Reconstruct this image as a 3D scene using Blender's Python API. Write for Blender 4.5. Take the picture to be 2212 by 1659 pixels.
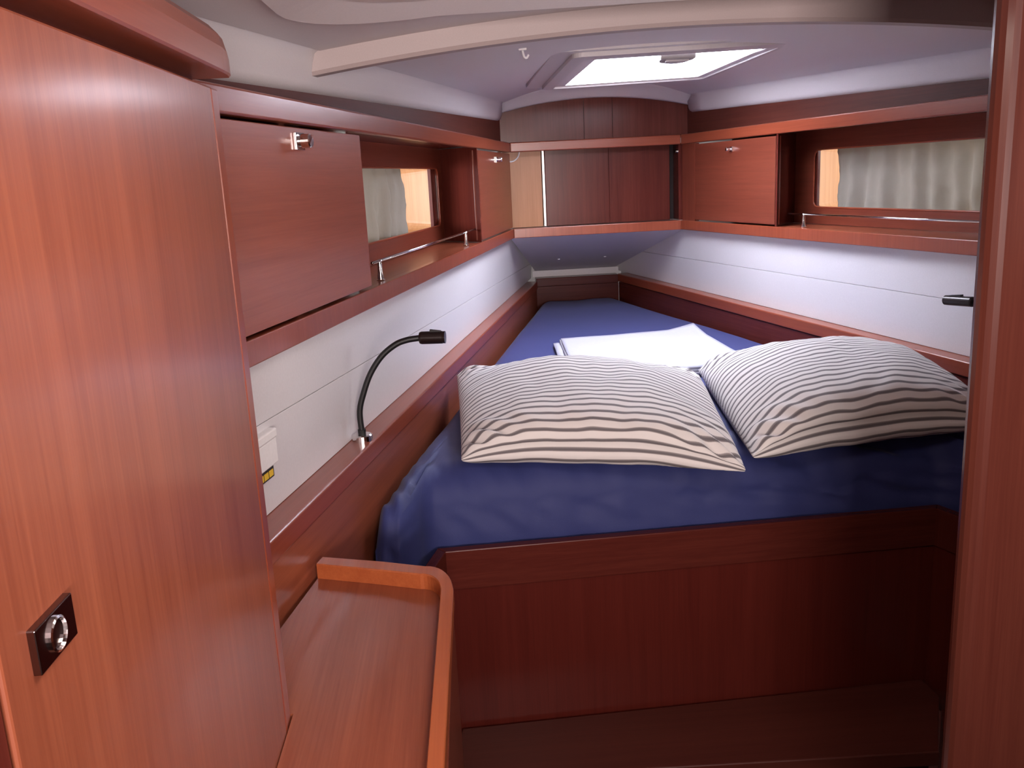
import bpy, bmesh, math, random
from mathutils import Vector, Matrix, noise

random.seed(4)
SC = bpy.context.scene
COL = SC.collection
for o in list(bpy.data.objects):
    bpy.data.objects.remove(o)

# ------------------------------------------------------------------ camera
YAW, PITCH, ROLL, FPX = .0524, .2274, -.0492, 1919.74
CAM = Vector((-.442, 0, 1.5))
fw = Vector((math.sin(YAW)*math.cos(PITCH), math.cos(YAW)*math.cos(PITCH), -math.sin(PITCH)))
rt = Vector((math.cos(YAW), -math.sin(YAW), 0))
up = rt.cross(fw)
rt2 = math.cos(ROLL)*rt + math.sin(ROLL)*up
up2 = -math.sin(ROLL)*rt + math.cos(ROLL)*up
cd = bpy.data.cameras.new('camera')
cd.sensor_width = 36
cd.lens = FPX/2212*36
cd.clip_start = .02
cam = bpy.data.objects.new('camera', cd)
COL.objects.link(cam)
cam.matrix_world = Matrix(((rt2.x, up2.x, -fw.x, CAM.x), (rt2.y, up2.y, -fw.y, CAM.y),
                           (rt2.z, up2.z, -fw.z, CAM.z), (0, 0, 0, 1)))
SC.camera = cam

# ------------------------------------------------------------------ world and lights
w = bpy.data.worlds.new('sky')
SC.world = w
w.use_nodes = True
w.node_tree.nodes['Background'].inputs['Color'].default_value = (.86, .93, 1, 1)
w.node_tree.nodes['Background'].inputs['Strength'].default_value = 2.0


def area(name, loc, direction, sx, sy, power, color):
    d = bpy.data.lights.new(name, 'AREA')
    d.shape = 'RECTANGLE'
    d.size, d.size_y = sx, sy
    d.energy = power
    d.color = color
    o = bpy.data.objects.new(name, d)
    COL.objects.link(o)
    o.location = loc
    o.rotation_euler = Vector(direction).to_track_quat('-Z', 'Y').to_euler()
    return o


area('daylight_hatch', (.03, 2.14, 1.93), (0, 0, -1), .44, .62, 29, (.93, .92, 1))
area('daylight_port_left', (-1.12, 1.75, 1.50), (1, .2, -.05), .8, .3, 17, (1, .97, .92))
area('daylight_port_right', (1.12, 1.75, 1.50), (-1, .2, -.05), .8, .3, 17, (1, .97, .92))
cl = area('cabin_lamp', (-.33, .40, 1.665), (-.10, .16, -1), .20, .20, 3.0, (1, .86, .76))
cl.data.spread = math.radians(165)
sl = area('saloon_light', (-.22, -.80, 1.40), (-.10, 1, .40), .5, .3, 16, (1, .86, .82))
sl.data.spread = math.radians(110)

SC.view_settings.view_transform = 'Standard'
SC.view_settings.look = 'None'
SC.view_settings.gamma = 1
SC.view_settings.use_curve_mapping = False
SC.view_settings.exposure = 0.12

# ------------------------------------------------------------------ materials


def mat(name):
    m = bpy.data.materials.new(name)
    m.use_nodes = True
    nt = m.node_tree
    return m, nt, nt.nodes['Principled BSDF']


def plain(name, col, rough=.5, metal=0, bump=0, bscale=200, coat=0, sheen=0):
    m, nt, b = mat(name)
    b.inputs['Base Color'].default_value = (*col, 1)
    b.inputs['Roughness'].default_value = rough
    b.inputs['Metallic'].default_value = metal
    b.inputs['Coat Weight'].default_value = coat
    b.inputs['Coat Roughness'].default_value = .1
    b.inputs['Sheen Weight'].default_value = sheen
    tc = nt.nodes.new('ShaderNodeTexCoord')
    n = nt.nodes.new('ShaderNodeTexNoise')
    n.inputs['Scale'].default_value = bscale
    n.inputs['Detail'].default_value = 4
    nt.links.new(tc.outputs['Object'], n.inputs['Vector'])
    mx = nt.nodes.new('ShaderNodeMix')
    mx.data_type = 'RGBA'
    mx.inputs[6].default_value = (*[c*.93 for c in col], 1)
    mx.inputs[7].default_value = (*[min(1, c*1.05) for c in col], 1)
    nt.links.new(n.outputs['Fac'], mx.inputs[0])
    nt.links.new(mx.outputs[2], b.inputs['Base Color'])
    if bump:
        bp = nt.nodes.new('ShaderNodeBump')
        bp.inputs['Strength'].default_value = bump
        bp.inputs['Distance'].default_value = .001
        nt.links.new(n.outputs['Fac'], bp.inputs['Height'])
        nt.links.new(bp.outputs['Normal'], b.inputs['Normal'])
    return m


def wood(name, axis, light, dark, rough=.3, coat=.25, grain=1.0, spec=.4):
    m, nt, b = mat(name)
    b.inputs['Specular IOR Level'].default_value = spec
    tc = nt.nodes.new('ShaderNodeTexCoord')
    N = []
    for sc_, lo in ((90, 2.2), (420, 9), (14, .8)):
        mp = nt.nodes.new('ShaderNodeMapping')
        s = [sc_]*3
        s['XYZ'.index(axis)] = lo
        mp.inputs['Scale'].default_value = s
        nt.links.new(tc.outputs['Object'], mp.inputs['Vector'])
        n = nt.nodes.new('ShaderNodeTexNoise')
        n.inputs['Scale'].default_value = 1
        n.inputs['Detail'].default_value = 5
        n.inputs['Roughness'].default_value = .6
        n.inputs['Distortion'].default_value = .3
        nt.links.new(mp.outputs['Vector'], n.inputs['Vector'])
        N.append(n)
    a = nt.nodes.new('ShaderNodeMath'); a.operation = 'MULTIPLY'
    a.inputs[1].default_value = .40
    nt.links.new(N[0].outputs['Fac'], a.inputs[0])
    c = nt.nodes.new('ShaderNodeMath'); c.operation = 'MULTIPLY_ADD'
    c.inputs[1].default_value = .32
    nt.links.new(N[1].outputs['Fac'], c.inputs[0])
    nt.links.new(a.outputs[0], c.inputs[2])
    d = nt.nodes.new('ShaderNodeMath'); d.operation = 'MULTIPLY_ADD'
    d.inputs[1].default_value = .28
    nt.links.new(N[2].outputs['Fac'], d.inputs[0])
    nt.links.new(c.outputs[0], d.inputs[2])
    r = nt.nodes.new('ShaderNodeValToRGB')
    e = .17/grain
    r.color_ramp.elements[0].position = .5-e
    r.color_ramp.elements[0].color = (*dark, 1)
    r.color_ramp.elements[1].position = .5+e
    r.color_ramp.elements[1].color = (*light, 1)
    nt.links.new(d.outputs[0], r.inputs['Fac'])
    nt.links.new(r.outputs['Color'], b.inputs['Base Color'])
    b.inputs['Roughness'].default_value = rough
    b.inputs['Coat Weight'].default_value = coat
    b.inputs['Coat Roughness'].default_value = .16
    bp = nt.nodes.new('ShaderNodeBump')
    bp.inputs['Strength'].default_value = .08
    bp.inputs['Distance'].default_value = .0006
    nt.links.new(d.outputs[0], bp.inputs['Height'])
    nt.links.new(bp.outputs['Normal'], b.inputs['Normal'])
    return m


WL, WD = (.33, .092, .045), (.195, .044, .020)
RL, RD = (.215, .050, .028), (.135, .027, .015)
WOOD = {a: wood('mahogany_' + a.lower(), a, WL, WD, rough=.34) for a in 'XYZ'}
RED = {a: wood('red_mahogany_' + a.lower(), a, RL, RD) for a in 'XYZ'}
EDGE = {a: wood('lipping_' + a.lower(), a, (.305, .070, .033), (.205, .039, .018), rough=.28) for a in 'XYZ'}
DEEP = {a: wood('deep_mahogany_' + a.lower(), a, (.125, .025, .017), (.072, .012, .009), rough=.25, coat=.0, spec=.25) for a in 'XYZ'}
DOORW = wood('wardrobe_veneer', 'Z', (.295, .085, .042), (.180, .042, .021), rough=.36, coat=.3, grain=1.15)
PLY = wood('pale_ply', 'Z', (.62, .33, .15), (.46, .21, .085), rough=.4)
BOWPLY = wood('bow_ply', 'Z', (.46, .205, .090), (.33, .130, .050), rough=.4, coat=0)
LOCKW = wood('locker_veneer', 'Y', (.34, .090, .050), (.225, .050, .026), rough=.36)
CEIL = plain('deckhead_vinyl', (.60, .555, .565), .55, bump=.12, bscale=500)
WHITE = plain('hull_lining', (.70, .675, .69), .42, bump=.03, bscale=300)
GRP = plain('white_moulding', (.62, .58, .585), .35)
CHROME = plain('polished_steel', (.78, .76, .76), .13, 1)
DARKCHROME = plain('smoked_chrome', (.22, .17, .17), .16, 1)
BLACK = plain('black_rubber', (.006, .006, .007), .45)
BRONZE = plain('dark_bronze', (.018, .010, .010), .28, .3)
ALU = plain('hatch_frame_paint', (.50, .46, .475), .4)
NAVY = plain('navy_cotton', (.036, .046, .170), .62, bump=.25, bscale=900, sheen=.10)
NAVY.node_tree.nodes['Principled BSDF'].inputs['Specular IOR Level'].default_value = .3
SHEET = plain('white_cotton', (.44, .44, .52), .8, bump=.2, bscale=120)
BOXW = plain('white_plastic', (.82, .80, .80), .35)
SHADOW = plain('black_gap_shade', (.012, .006, .005), .8)  # near-black colour stands in for the shade inside gaps and recesses
YELLOW = plain('yellow_print', (.75, .48, .03), .5)
BLK = plain('black_print', (.02, .016, .014), .5)
GREYP = plain('grey_plastic', (.26, .235, .24), .4)

m, nt, b = mat('acrylic_pane')
t = nt.nodes.new('ShaderNodeBsdfTransparent')
t.inputs['Color'].default_value = (.95, .97, 1, 1)
tl = nt.nodes.new('ShaderNodeBsdfTranslucent')
tl.inputs['Color'].default_value = (.95, .97, 1, 1)
g = nt.nodes.new('ShaderNodeBsdfGlossy')
g.inputs['Roughness'].default_value = .05
x1 = nt.nodes.new('ShaderNodeMixShader'); x1.inputs[0].default_value = .3
x2 = nt.nodes.new('ShaderNodeMixShader'); x2.inputs[0].default_value = .05
nt.links.new(t.outputs[0], x1.inputs[1]); nt.links.new(tl.outputs[0], x1.inputs[2])
nt.links.new(x1.outputs[0], x2.inputs[1]); nt.links.new(g.outputs[0], x2.inputs[2])
nt.links.new(x2.outputs[0], nt.nodes['Material Output'].inputs['Surface'])
PANE = m

m, nt, b = mat('curtain_cloth')
df = nt.nodes.new('ShaderNodeBsdfDiffuse')
df.inputs['Color'].default_value = (.40, .375, .335, 1)
tl = nt.nodes.new('ShaderNodeBsdfTranslucent')
tl.inputs['Color'].default_value = (.42, .39, .33, 1)
tcx = nt.nodes.new('ShaderNodeTexCoord')
wv = nt.nodes.new('ShaderNodeTexNoise'); wv.inputs['Scale'].default_value = 60
nt.links.new(tcx.outputs['Object'], wv.inputs['Vector'])
bp = nt.nodes.new('ShaderNodeBump'); bp.inputs['Strength'].default_value = .4; bp.inputs['Distance'].default_value = .002
nt.links.new(wv.outputs['Fac'], bp.inputs['Height'])
nt.links.new(bp.outputs['Normal'], df.inputs['Normal'])
x1 = nt.nodes.new('ShaderNodeMixShader'); x1.inputs[0].default_value = .4
nt.links.new(df.outputs[0], x1.inputs[1]); nt.links.new(tl.outputs[0], x1.inputs[2])
nt.links.new(x1.outputs[0], nt.nodes['Material Output'].inputs['Surface'])
CURTAIN = m


def striped(name):
    m, nt, b = mat(name)
    uv = nt.nodes.new('ShaderNodeUVMap'); uv.uv_map = 'UVMap'
    n = nt.nodes.new('ShaderNodeTexNoise'); n.inputs['Scale'].default_value = 5
    sep = nt.nodes.new('ShaderNodeSeparateXYZ')
    nt.links.new(uv.outputs['UV'], sep.inputs['Vector'])
    nt.links.new(uv.outputs['UV'], n.inputs['Vector'])
    a = nt.nodes.new('ShaderNodeMath'); a.operation = 'MULTIPLY_ADD'
    a.inputs[1].default_value = .006
    nt.links.new(n.outputs['Fac'], a.inputs[0]); nt.links.new(sep.outputs['Y'], a.inputs[2])
    s = nt.nodes.new('ShaderNodeMath'); s.operation = 'MULTIPLY'; s.inputs[1].default_value = 54
    nt.links.new(a.outputs[0], s.inputs[0])
    f = nt.nodes.new('ShaderNodeMath'); f.operation = 'FRACT'
    nt.links.new(s.outputs[0], f.inputs[0])
    r = nt.nodes.new('ShaderNodeValToRGB')
    el = r.color_ramp.elements
    el[0].position = 0; el[0].color = (.82, .78, .76, 1)
    el[1].position = .56; el[1].color = (.82, .78, .76, 1)
    for p, c in ((.64, (.20, .175, .18, 1)), (.78, (.14, .125, .135, 1)), (.92, (.30, .27, .27, 1)), (.99, (.82, .78, .76, 1))):
        e = el.new(p); e.color = c
    nt.links.new(f.outputs[0], r.inputs['Fac'])
    nt.links.new(r.outputs['Color'], b.inputs['Base Color'])
    b.inputs['Roughness'].default_value = .8
    b.inputs['Sheen Weight'].default_value = .1
    n2 = nt.nodes.new('ShaderNodeTexNoise'); n2.inputs['Scale'].default_value = 7; n2.inputs['Detail'].default_value = 5
    nt.links.new(uv.outputs['UV'], n2.inputs['Vector'])
    bp = nt.nodes.new('ShaderNodeBump'); bp.inputs['Strength'].default_value = .5; bp.inputs['Distance'].default_value = .01
    nt.links.new(n2.outputs['Fac'], bp.inputs['Height'])
    nt.links.new(bp.outputs['Normal'], b.inputs['Normal'])
    return m


STRIPE = striped('ticking_cotton')

# ------------------------------------------------------------------ frames and helpers
TA = .217
KK = .1543 + 3.324*TA
TH = math.atan(TA)
CT, ST = math.cos(TH), math.sin(TH)
I4 = Matrix.Identity(4)


def side_frame(s):          # local x = s*outward, y = forward along the hull side, z up
    return Matrix.Translation((s*KK, 0, 0)) @ Matrix.Rotation(s*TH, 4, 'Z')


FR = {-1: side_frame(-1), 1: side_frame(1)}


def U(y, v=0):              # distance along the side for a world y at outward offset v
    return (y - v*ST)/CT


def xs(s, y, v=0):          # world x on a side at world y
    return s*(KK - y*TA + v/CT)


def thing(name, loc, frame=I4, label=None, cat=None, group=None, kind=None):
    o = bpy.data.objects.new(name, None)
    o.empty_display_size = .05
    COL.objects.link(o)
    o.matrix_world = frame @ Matrix.Translation(loc)
    tag(o, label, cat, group, kind)
    return o


def tag(o, label=None, cat=None, group=None, kind=None):
    for k, v in (('label', label), ('category', cat), ('group', group), ('kind', kind)):
        if v:
            o[k] = v
    return o


def world_of(o):
    mtx = o.matrix_basis.copy()
    while o.parent:
        o = o.parent
        mtx = o.matrix_basis @ mtx
    return mtx


def part(name, bm, material, parent=None, frame=I4, smooth=False, loc=None):
    """links bm (given in FRAME's coordinates) as one mesh object; a child's origin is its parent's"""
    bmesh.ops.recalc_face_normals(bm, faces=bm.faces)
    if parent is not None:
        bm.transform(world_of(parent).inverted() @ frame)
        basis = I4
    else:
        base = Matrix.Translation(loc) if loc is not None else I4
        bm.transform(base.inverted())
        basis = frame @ base
    me = bpy.data.meshes.new(name)
    bm.to_mesh(me)
    bm.free()
    if smooth:
        for p in me.polygons:
            p.use_smooth = True
    mats = material if isinstance(material, (list, tuple)) else [material]
    for k in mats:
        me.materials.append(k)
    o = bpy.data.objects.new(name, me)
    COL.objects.link(o)
    o.matrix_basis = basis
    if parent is not None:
        o.parent = parent
    return o


def BM():
    return bmesh.new()


def add_hex(bm, p, bev=0.0, seg=2):
    """8 corners: 4 bottom ring, 4 top ring"""
    v = [bm.verts.new(q) for q in p]
    fs = [bm.faces.new([v[i] for i in q]) for q in
          ((3, 2, 1, 0), (4, 5, 6, 7), (0, 1, 5, 4), (1, 2, 6, 5), (2, 3, 7, 6), (3, 0, 4, 7))]
    if bev:
        es = list({e for f in fs for e in f.edges})
        bmesh.ops.bevel(bm, geom=es, offset=bev, segments=seg, affect='EDGES', profile=.5)


def add_box(bm, x0, x1, y0, y1, z0, z1, bev=0.0, seg=2):
    if x0 > x1: x0, x1 = x1, x0
    add_hex(bm, [(x0, y0, z0), (x1, y0, z0), (x1, y1, z0), (x0, y1, z0),
                 (x0, y0, z1), (x1, y0, z1), (x1, y1, z1), (x0, y1, z1)], bev, seg)


def box(x0, x1, y0, y1, z0, z1, bev=0.0, seg=2):
    bm = BM()
    add_box(bm, x0, x1, y0, y1, z0, z1, bev, seg)
    return bm


def sbox(s, v0, v1, y0, y1, z0, z1, bev=0.0, seg=2):
    """box in a side frame; y0,y1 are world y of its front face"""
    return box(s*v0, s*v1, U(y0), U(y1), z0, z1, bev, seg)


def add_prism(bm, pts, z0, z1, bev=0.0):
    a = [bm.verts.new((x, y, z0)) for x, y in pts]
    c = [bm.verts.new((x, y, z1)) for x, y in pts]
    n = len(pts)
    fs = [bm.faces.new(a[::-1]), bm.faces.new(c)]
    for i in range(n):
        fs.append(bm.faces.new((a[i], a[(i+1) % n], c[(i+1) % n], c[i])))
    if bev:
        es = [e for e in {e for f in fs[:2] for e in f.edges}]
        bmesh.ops.bevel(bm, geom=es, offset=bev, segments=2, affect='EDGES', profile=.5)


def prism(pts, z0, z1, bev=0.0):
    bm = BM()
    add_prism(bm, pts, z0, z1, bev)
    return bm


def add_loft(bm, rings, closed=True, caps=True):
    R = [[bm.verts.new(p) for p in r] for r in rings]
    n = len(R[0])
    for i in range(len(R)-1):
        for j in range(n if closed else n-1):
            k = (j+1) % n
            bm.faces.new((R[i][j], R[i][k], R[i+1][k], R[i+1][j]))
    if caps and closed:
        bm.faces.new(R[0][::-1])
        bm.faces.new(R[-1])
    return R


def add_tube(bm, pts, rad, n=12, caps=True):
    pts = [Vector(p) for p in pts]
    rings = []
    prev = None
    for i, p in enumerate(pts):
        t = (pts[min(i+1, len(pts)-1)] - pts[max(i-1, 0)]).normalized()
        if prev is None:
            a = t.orthogonal().normalized()
        else:
            a = (prev - t*prev.dot(t)).normalized()
        prev = a
        c = t.cross(a)
        r = rad[i] if isinstance(rad, (list, tuple)) else rad
        rings.append([p + r*(math.cos(2*math.pi*k/n)*a + math.sin(2*math.pi*k/n)*c) for k in range(n)])
    add_loft(bm, rings, True, caps)


def tube(pts, rad, n=12):
    bm = BM()
    add_tube(bm, pts, rad, n)
    return bm


def spline(pts, k=8):
    P = [Vector(p) for p in pts]
    P = [2*P[0]-P[1]] + P + [2*P[-1]-P[-2]]
    out = []
    for i in range(1, len(P)-2):
        for j in range(k):
            t = j/k
            a, b_, c, d = P[i-1:i+3]
            out.append(.5*((2*b_) + (c-a)*t + (2*a-5*b_+4*c-d)*t*t + (3*b_-a-3*c+d)*t**3))
    out.append(P[-2])
    return out


def rrect(x0, x1, y0, y1, r, n=6):
    out = []
    for cx, cy, a0 in ((x1-r, y0+r, -90), (x1-r, y1-r, 0), (x0+r, y1-r, 90), (x0+r, y0+r, 180)):
        for k in range(n+1):
            a = math.radians(a0 + 90*k/n)
            out.append((cx+r*math.cos(a), cy+r*math.sin(a)))
    return out


def ring_solid(outer, inner, f0, f1):
    """solid ring between two outlines with the same count; f0,f1 map (a,b) to 3D for either face"""
    bm = BM()
    n = len(outer)
    A = [bm.verts.new(f0(*p)) for p in outer]
    B = [bm.verts.new(f0(*p)) for p in inner]
    C = [bm.verts.new(f1(*p)) for p in outer]
    D = [bm.verts.new(f1(*p)) for p in inner]
    for i in range(n):
        k = (i+1) % n
        bm.faces.new((A[i], A[k], B[k], B[i]))
        bm.faces.new((C[i], D[i], D[k], C[k]))
        bm.faces.new((A[i], C[i], C[k], A[k]))
        bm.faces.new((B[i], B[k], D[k], D[i]))
    return bm


# ------------------------------------------------------------------ levels
Z_LEDGE = 1.118
Z_SH0, Z_SH1 = 1.316, 1.345
Z_FA0, Z_FA1 = 1.577, 1.606
Y_NOSE = 2.81
Y_LN = 3.335


def zb(y):                   # lower edge of the side cove of the deckhead
    return 1.622 + .0302*(y-1.0)


def zt(y):
    return zb(y) + .0455


V_CEIL = .003


def zceil(x, y):
    xe = KK - y*TA + V_CEIL
    return zt(y) + .046*(1 - min(1.0, (x/xe)**2))


# ------------------------------------------------------------------ the setting
part('floor', box(-.95, .95, -1.1, 3.7, -.03, 0), DEEP['Y'])
bpy.data.objects['floor']['kind'] = 'structure'


def struct(name, bm, material, frame=I4, smooth=False):
    o = part(name, bm, material, None, frame, smooth)
    o['kind'] = 'structure'
    return o


# ceiling: arched skin with a hole for the hatch
HX0, HX1, HY0, HY1 = -.160, .207, 1.870, 2.400
bm = BM()
ys = [-1.05 + i*(2.80+1.05)/44 for i in range(45)]
rows = []
for y in ys:
    yy = max(y, .2)
    xe = KK - yy*TA + V_CEIL
    rows.append([bm.verts.new((xe*t_, y, zceil(xe*t_, yy))) for t_ in [-1 + 2*j/20 for j in range(21)]])
for i in range(len(rows)-1):
    for j in range(20):
        bm.faces.new((rows[i][j], rows[i][j+1], rows[i+1][j+1], rows[i+1][j]))
for co, no in (((HX0, 0, 0), (1, 0, 0)), ((HX1, 0, 0), (1, 0, 0)), ((0, HY0, 0), (0, 1, 0)), ((0, HY1, 0), (0, 1, 0))):
    bmesh.ops.bisect_plane(bm, geom=bm.verts[:]+bm.edges[:]+bm.faces[:], plane_co=co, plane_no=no)
kill = [f for f in bm.faces if HX0 < f.calc_center_median().x < HX1 and HY0 < f.calc_center_median().y < HY1]
bmesh.ops.delete(bm, geom=kill, context='FACES')
ret = bmesh.ops.extrude_face_region(bm, geom=bm.faces[:])
for v in [g_ for g_ in ret['geom'] if isinstance(g_, bmesh.types.BMVert)]:
    v.co.z += .03
struct('ceiling', bm, CEIL, smooth=False)

# side coves (trim_1, trim_2) follow the sheer, which rises forward
for s, nm in ((-1, 'trim_1'), (1, 'trim_2')):
    bm = BM()
    rings = []
    for i in range(31):
        y = .25 + (2.80-.25)*i/30
        b0, t0 = zb(y), zt(y)
        prof = [(.055, b0-.003), (.042, b0-.007), (.031, b0-.006), (.022, b0-.001), (.0185, b0+.006),
                (.014, b0+.030), (.010, t0-.003), (.000, t0+.004), (-.012, t0+.007), (-.012, t0+.030), (.055, t0+.030)]
        rings.append([(xs(s, y, v), y, z) for v, z in prof])
    add_loft(bm, rings)
    struct(nm, bm, CEIL, smooth=True)


def arc_nose(x):             # lower edge of the forward cove
    return 1.730 - .036*(x/.30)**2


bm = BM()
rings = []
for i in range(25):
    x = -.296 + .592*i/24
    z = arc_nose(x)
    prof = [(2.835, z+.004), (2.818, z-.003), (2.805, z), (2.797, z+.006), (2.755, z+.026), (2.72, z+.036), (2.72, z+.07), (2.835, z+.07)]
    rings.append([(x, y, zz) for y, zz in prof])
add_loft(bm, rings)
struct('trim_3', bm, CEIL, smooth=True)

# arched deck beam
bm = BM()
rings = []
for i in range(41):
    x = -.632 + 1.264*i/40
    q = abs(x+.06)/.56
    z = 1.6885 - .0440*q**2.0
    zz = zceil(x, 1.27) + .02
    prof = [(1.250, zz), (1.250, z+.005), (1.2535, z), (1.272, z-.0005), (1.292, z+.004), (1.305, z+.014), (1.308, zz)]
    rings.append([(x, y, k) for y, k in prof])
add_loft(bm, rings)
struct('trim_4', bm, plain('beam_vinyl', (.34, .272, .265), .5, bump=.1, bscale=500), smooth=False)

# raised rim of the overhead hatch nearest the camera
rim = thing('window_4', (-.12, .75, 1.69), kind='structure')
o1 = rrect(-.600, .40, .30, 1.062, .15, 8)
i1 = rrect(-.545, .34, .36, 1.000, .11, 8)
i2 = rrect(-.515, .31, .39, .970, .09, 8)
part('rim', ring_solid(o1, i1, lambda x, y: (x, y, zceil(x, y)+.01), lambda x, y: (x, y, zceil(x, y)-(.013 if (x, y) in o1 else .002))), CEIL, rim)
part('liner', ring_solid(i1, i2, lambda x, y: (x, y, zceil(x, y)-.004), lambda x, y: (x, y, zceil(x, y)-.006)), GRP, rim)
bm = BM()
vs = [bm.verts.new((x, y, zceil(x, y)-.006)) for x, y in i2]
f = bm.faces.new(vs)
r_ = bmesh.ops.extrude_face_region(bm, geom=[f])
for v in [g_ for g_ in r_['geom'] if isinstance(g_, bmesh.types.BMVert)]:
    v.co.z += .008
part('panel', bm, GRP, rim)

# hull lining panels under the shelves
for s, nm in ((-1, 'wall_left'), (1, 'wall_right')):
    e = thing(nm, (0, U(2.0), 1.1), FR[s], kind='structure')
    zl = (lambda y: 1.1184) if s < 0 else (lambda y: 1.1119 + .0112*(y-1.6))

    def seam(y, s=s):
        return 1.234 - .024*(y-1.07) if s < 0 else 1.2215

    def vv(z):
        return .020 + (1.318-z)*.085
    for lo, hi, dv in ((zl, lambda y: seam(y)-.0004, 0.0), (lambda y: seam(y)+.0004, lambda y: 1.3165, 0.0)):
        bm = BM()
        y0, y1 = .757, 3.43
        p = []
        for top in (0, 1):
            for (v_off, y) in ((0, y0), (0, y1), (.012, y1), (.012, y0)):
                z = hi(y) if top else lo(y)
                p.append((s*(vv(z)+v_off+dv), U(y), z))
        add_hex(bm, p, .0007, 2)
        part('panel', bm, WHITE, e, FR[s])
    part('backing', sbox(s, .055, .07, .757, 3.43, .86, 1.33), WHITE, e, FR[s])

# forward lining: slopes away under the bow locker
wf = thing('wall_front', (0, 3.2, 1.2), kind='structure')
bm = BM()
add_hex(bm, [(-.275, 2.826, 1.3155), (.275, 2.826, 1.3155), (.155, 3.395, 1.1508), (-.155, 3.395, 1.1508),
             (-.275, 2.85, 1.3158), (.275, 2.85, 1.3158), (.155, 3.41, 1.160), (-.155, 3.41, 1.160)])
part('panel', bm, plain('shaded_lining', (.56, .54, .60), .5, bump=.1, bscale=400), wf)  # white lining coloured greyer, shade under the bow shelf painted in
part('strip', box(-.165, .165, 3.388, 3.3945, 1.1273, 1.1505), WHITE, wf)
for x in (-.085, .082):
    y = 3.19
    z = 1.3155 - (y-2.826)*(.1647/.569)
    part('screw_cap', tube([(x, y, z+.001), (x, y, z-.002)], .0045, 10), WHITE, wf)

UPPER_Y = wood('upper_panel_y', 'Y', (.115, .030, .020), (.070, .016, .011), rough=.55, coat=0, spec=.2)
UPPER_Z = wood('upper_panel_z', 'Z', (.130, .036, .027), (.085, .020, .015), rough=.22, coat=.0, spec=.18)
# dark wood panels above the lockers
for s, nm in ((-1, 'wall_upper_left'), (1, 'wall_upper_right')):
    bm = sbox(s, .030, .042, .60, 2.86, 1.598, 1.74)
    struct(nm, bm, UPPER_Y, FR[s])
e = thing('wall_upper_front', (0, 2.84, 1.6), kind='structure')
for x0, x1 in ((-.300, -.0325), (-.0315, .0565), (.0575, .300)):
    part('panel', box(x0, x1, 2.832, 2.846, 1.598, 1.80, .0008), UPPER_Z, e)

# bulkhead by the doorway on the right, rounded leading edge
pts = []
for k in range(9):
    a = math.radians(90 + 180*k/8)
    pts.append((.031 + .014*math.cos(a), .764 + .014*math.sin(a)))
pts = [(.80, .778)] + pts + [(.80, .75)]
struct('wall_bulkhead', prism(pts, 0, 1.80), wood('bulkhead_shaded_veneer', 'Z', (.110, .029, .019), (.072, .016, .011), rough=.26, coat=.35), smooth=False)  # wood colour darkened to paint in the shadow on this bulkhead

# outer hull and deck that close the cabin, open only at ports and hatch
hull = BM()
for x in (-.98, .98):
    a, c = (x, x+.02) if x > 0 else (x-.02, x)
    add_box(hull, a, c, -1.1, 1.15, 0, 1.95)
    add_box(hull, a, c, 2.35, 3.7, 0, 1.95)
    add_box(hull, a, c, 1.15, 2.35, 0, 1.33)
    add_box(hull, a, c, 1.15, 2.35, 1.66, 1.95)
add_box(hull, -1, 1, 3.7, 3.72, 0, 1.95)
add_box(hull, -1, -.22, -1.1, 3.7, 1.83, 1.85)
add_box(hull, .29, 1, -1.1, 3.7, 1.83, 1.85)
add_box(hull, -.22, .29, -1.1, 1.85, 1.83, 1.85)
add_box(hull, -.22, .29, 2.53, 3.7, 1.83, 1.85)
struct('wall_hull', hull, GRP)
struct('wall_aft', box(-1, 1, -1.12, -1.1, 0, 1.95), WOOD['Z'])
struct('wall_passage', box(.55, .57, -1.1, .75, 0, 1.80), WOOD['Z'])

# ------------------------------------------------------------------ hatch (window_1)
h = thing('window_1', (.03, 2.19, 1.735), kind='structure')
HZ = 1.7325


def hz(x, d):               # the frame sits level with the sea, the ceiling falls away to its left
    return HZ + .022*x + d


oF = rrect(-.240, .262, 1.765, 2.450, .03)
mF = rrect(-.200, .235, 1.790, 2.425, .022)
kF = rrect(-.172, .222, 1.845, 2.412, .010)
iF = rrect(-.142, .205, 1.890, 2.392, .004)
part('flange', ring_solid(oF, mF, lambda x, y: (x, y, hz(x, .02)), lambda x, y: (x, y, hz(x, -.0005))), ALU, h)
part('frame', ring_solid(mF, kF, lambda x, y: (x, y, hz(x, .03)), lambda x, y: (x, y, hz(x, -.009))), ALU, h)
part('inner_frame', ring_solid(kF, iF, lambda x, y: (x, y, hz(x, .03)), lambda x, y: (x, y, hz(x, -.004))), CEIL, h)
part('coaming', ring_solid(kF, iF, lambda x, y: (x, y, 1.86), lambda x, y: (x, y, hz(x, .031))), WHITE, h)
bm = box(-.1415, .2045, 1.8905, 2.3915, 0, .005)
for v in bm.verts:
    v.co.z = hz(v.co.x, v.co.z + .003)
part('pane', bm, PANE, h)
bm = BM()
add_prism(bm, [(.030+.036*math.cos(math.radians(a)), 1.892+.078*math.sin(math.radians(a))) for a in range(0, 181, 12)], HZ-.012, HZ+.002, .003)
hd = part('handle', bm, GREYP, h, smooth=False)
bm = BM()
add_prism(bm, [(.030+.024*math.cos(math.radians(a)), 1.900+.045*math.sin(math.radians(a))) for a in range(0, 181, 15)], HZ-.0155, HZ-.0115, .001)
part('thumb_grip', bm, ALU, hd)

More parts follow.
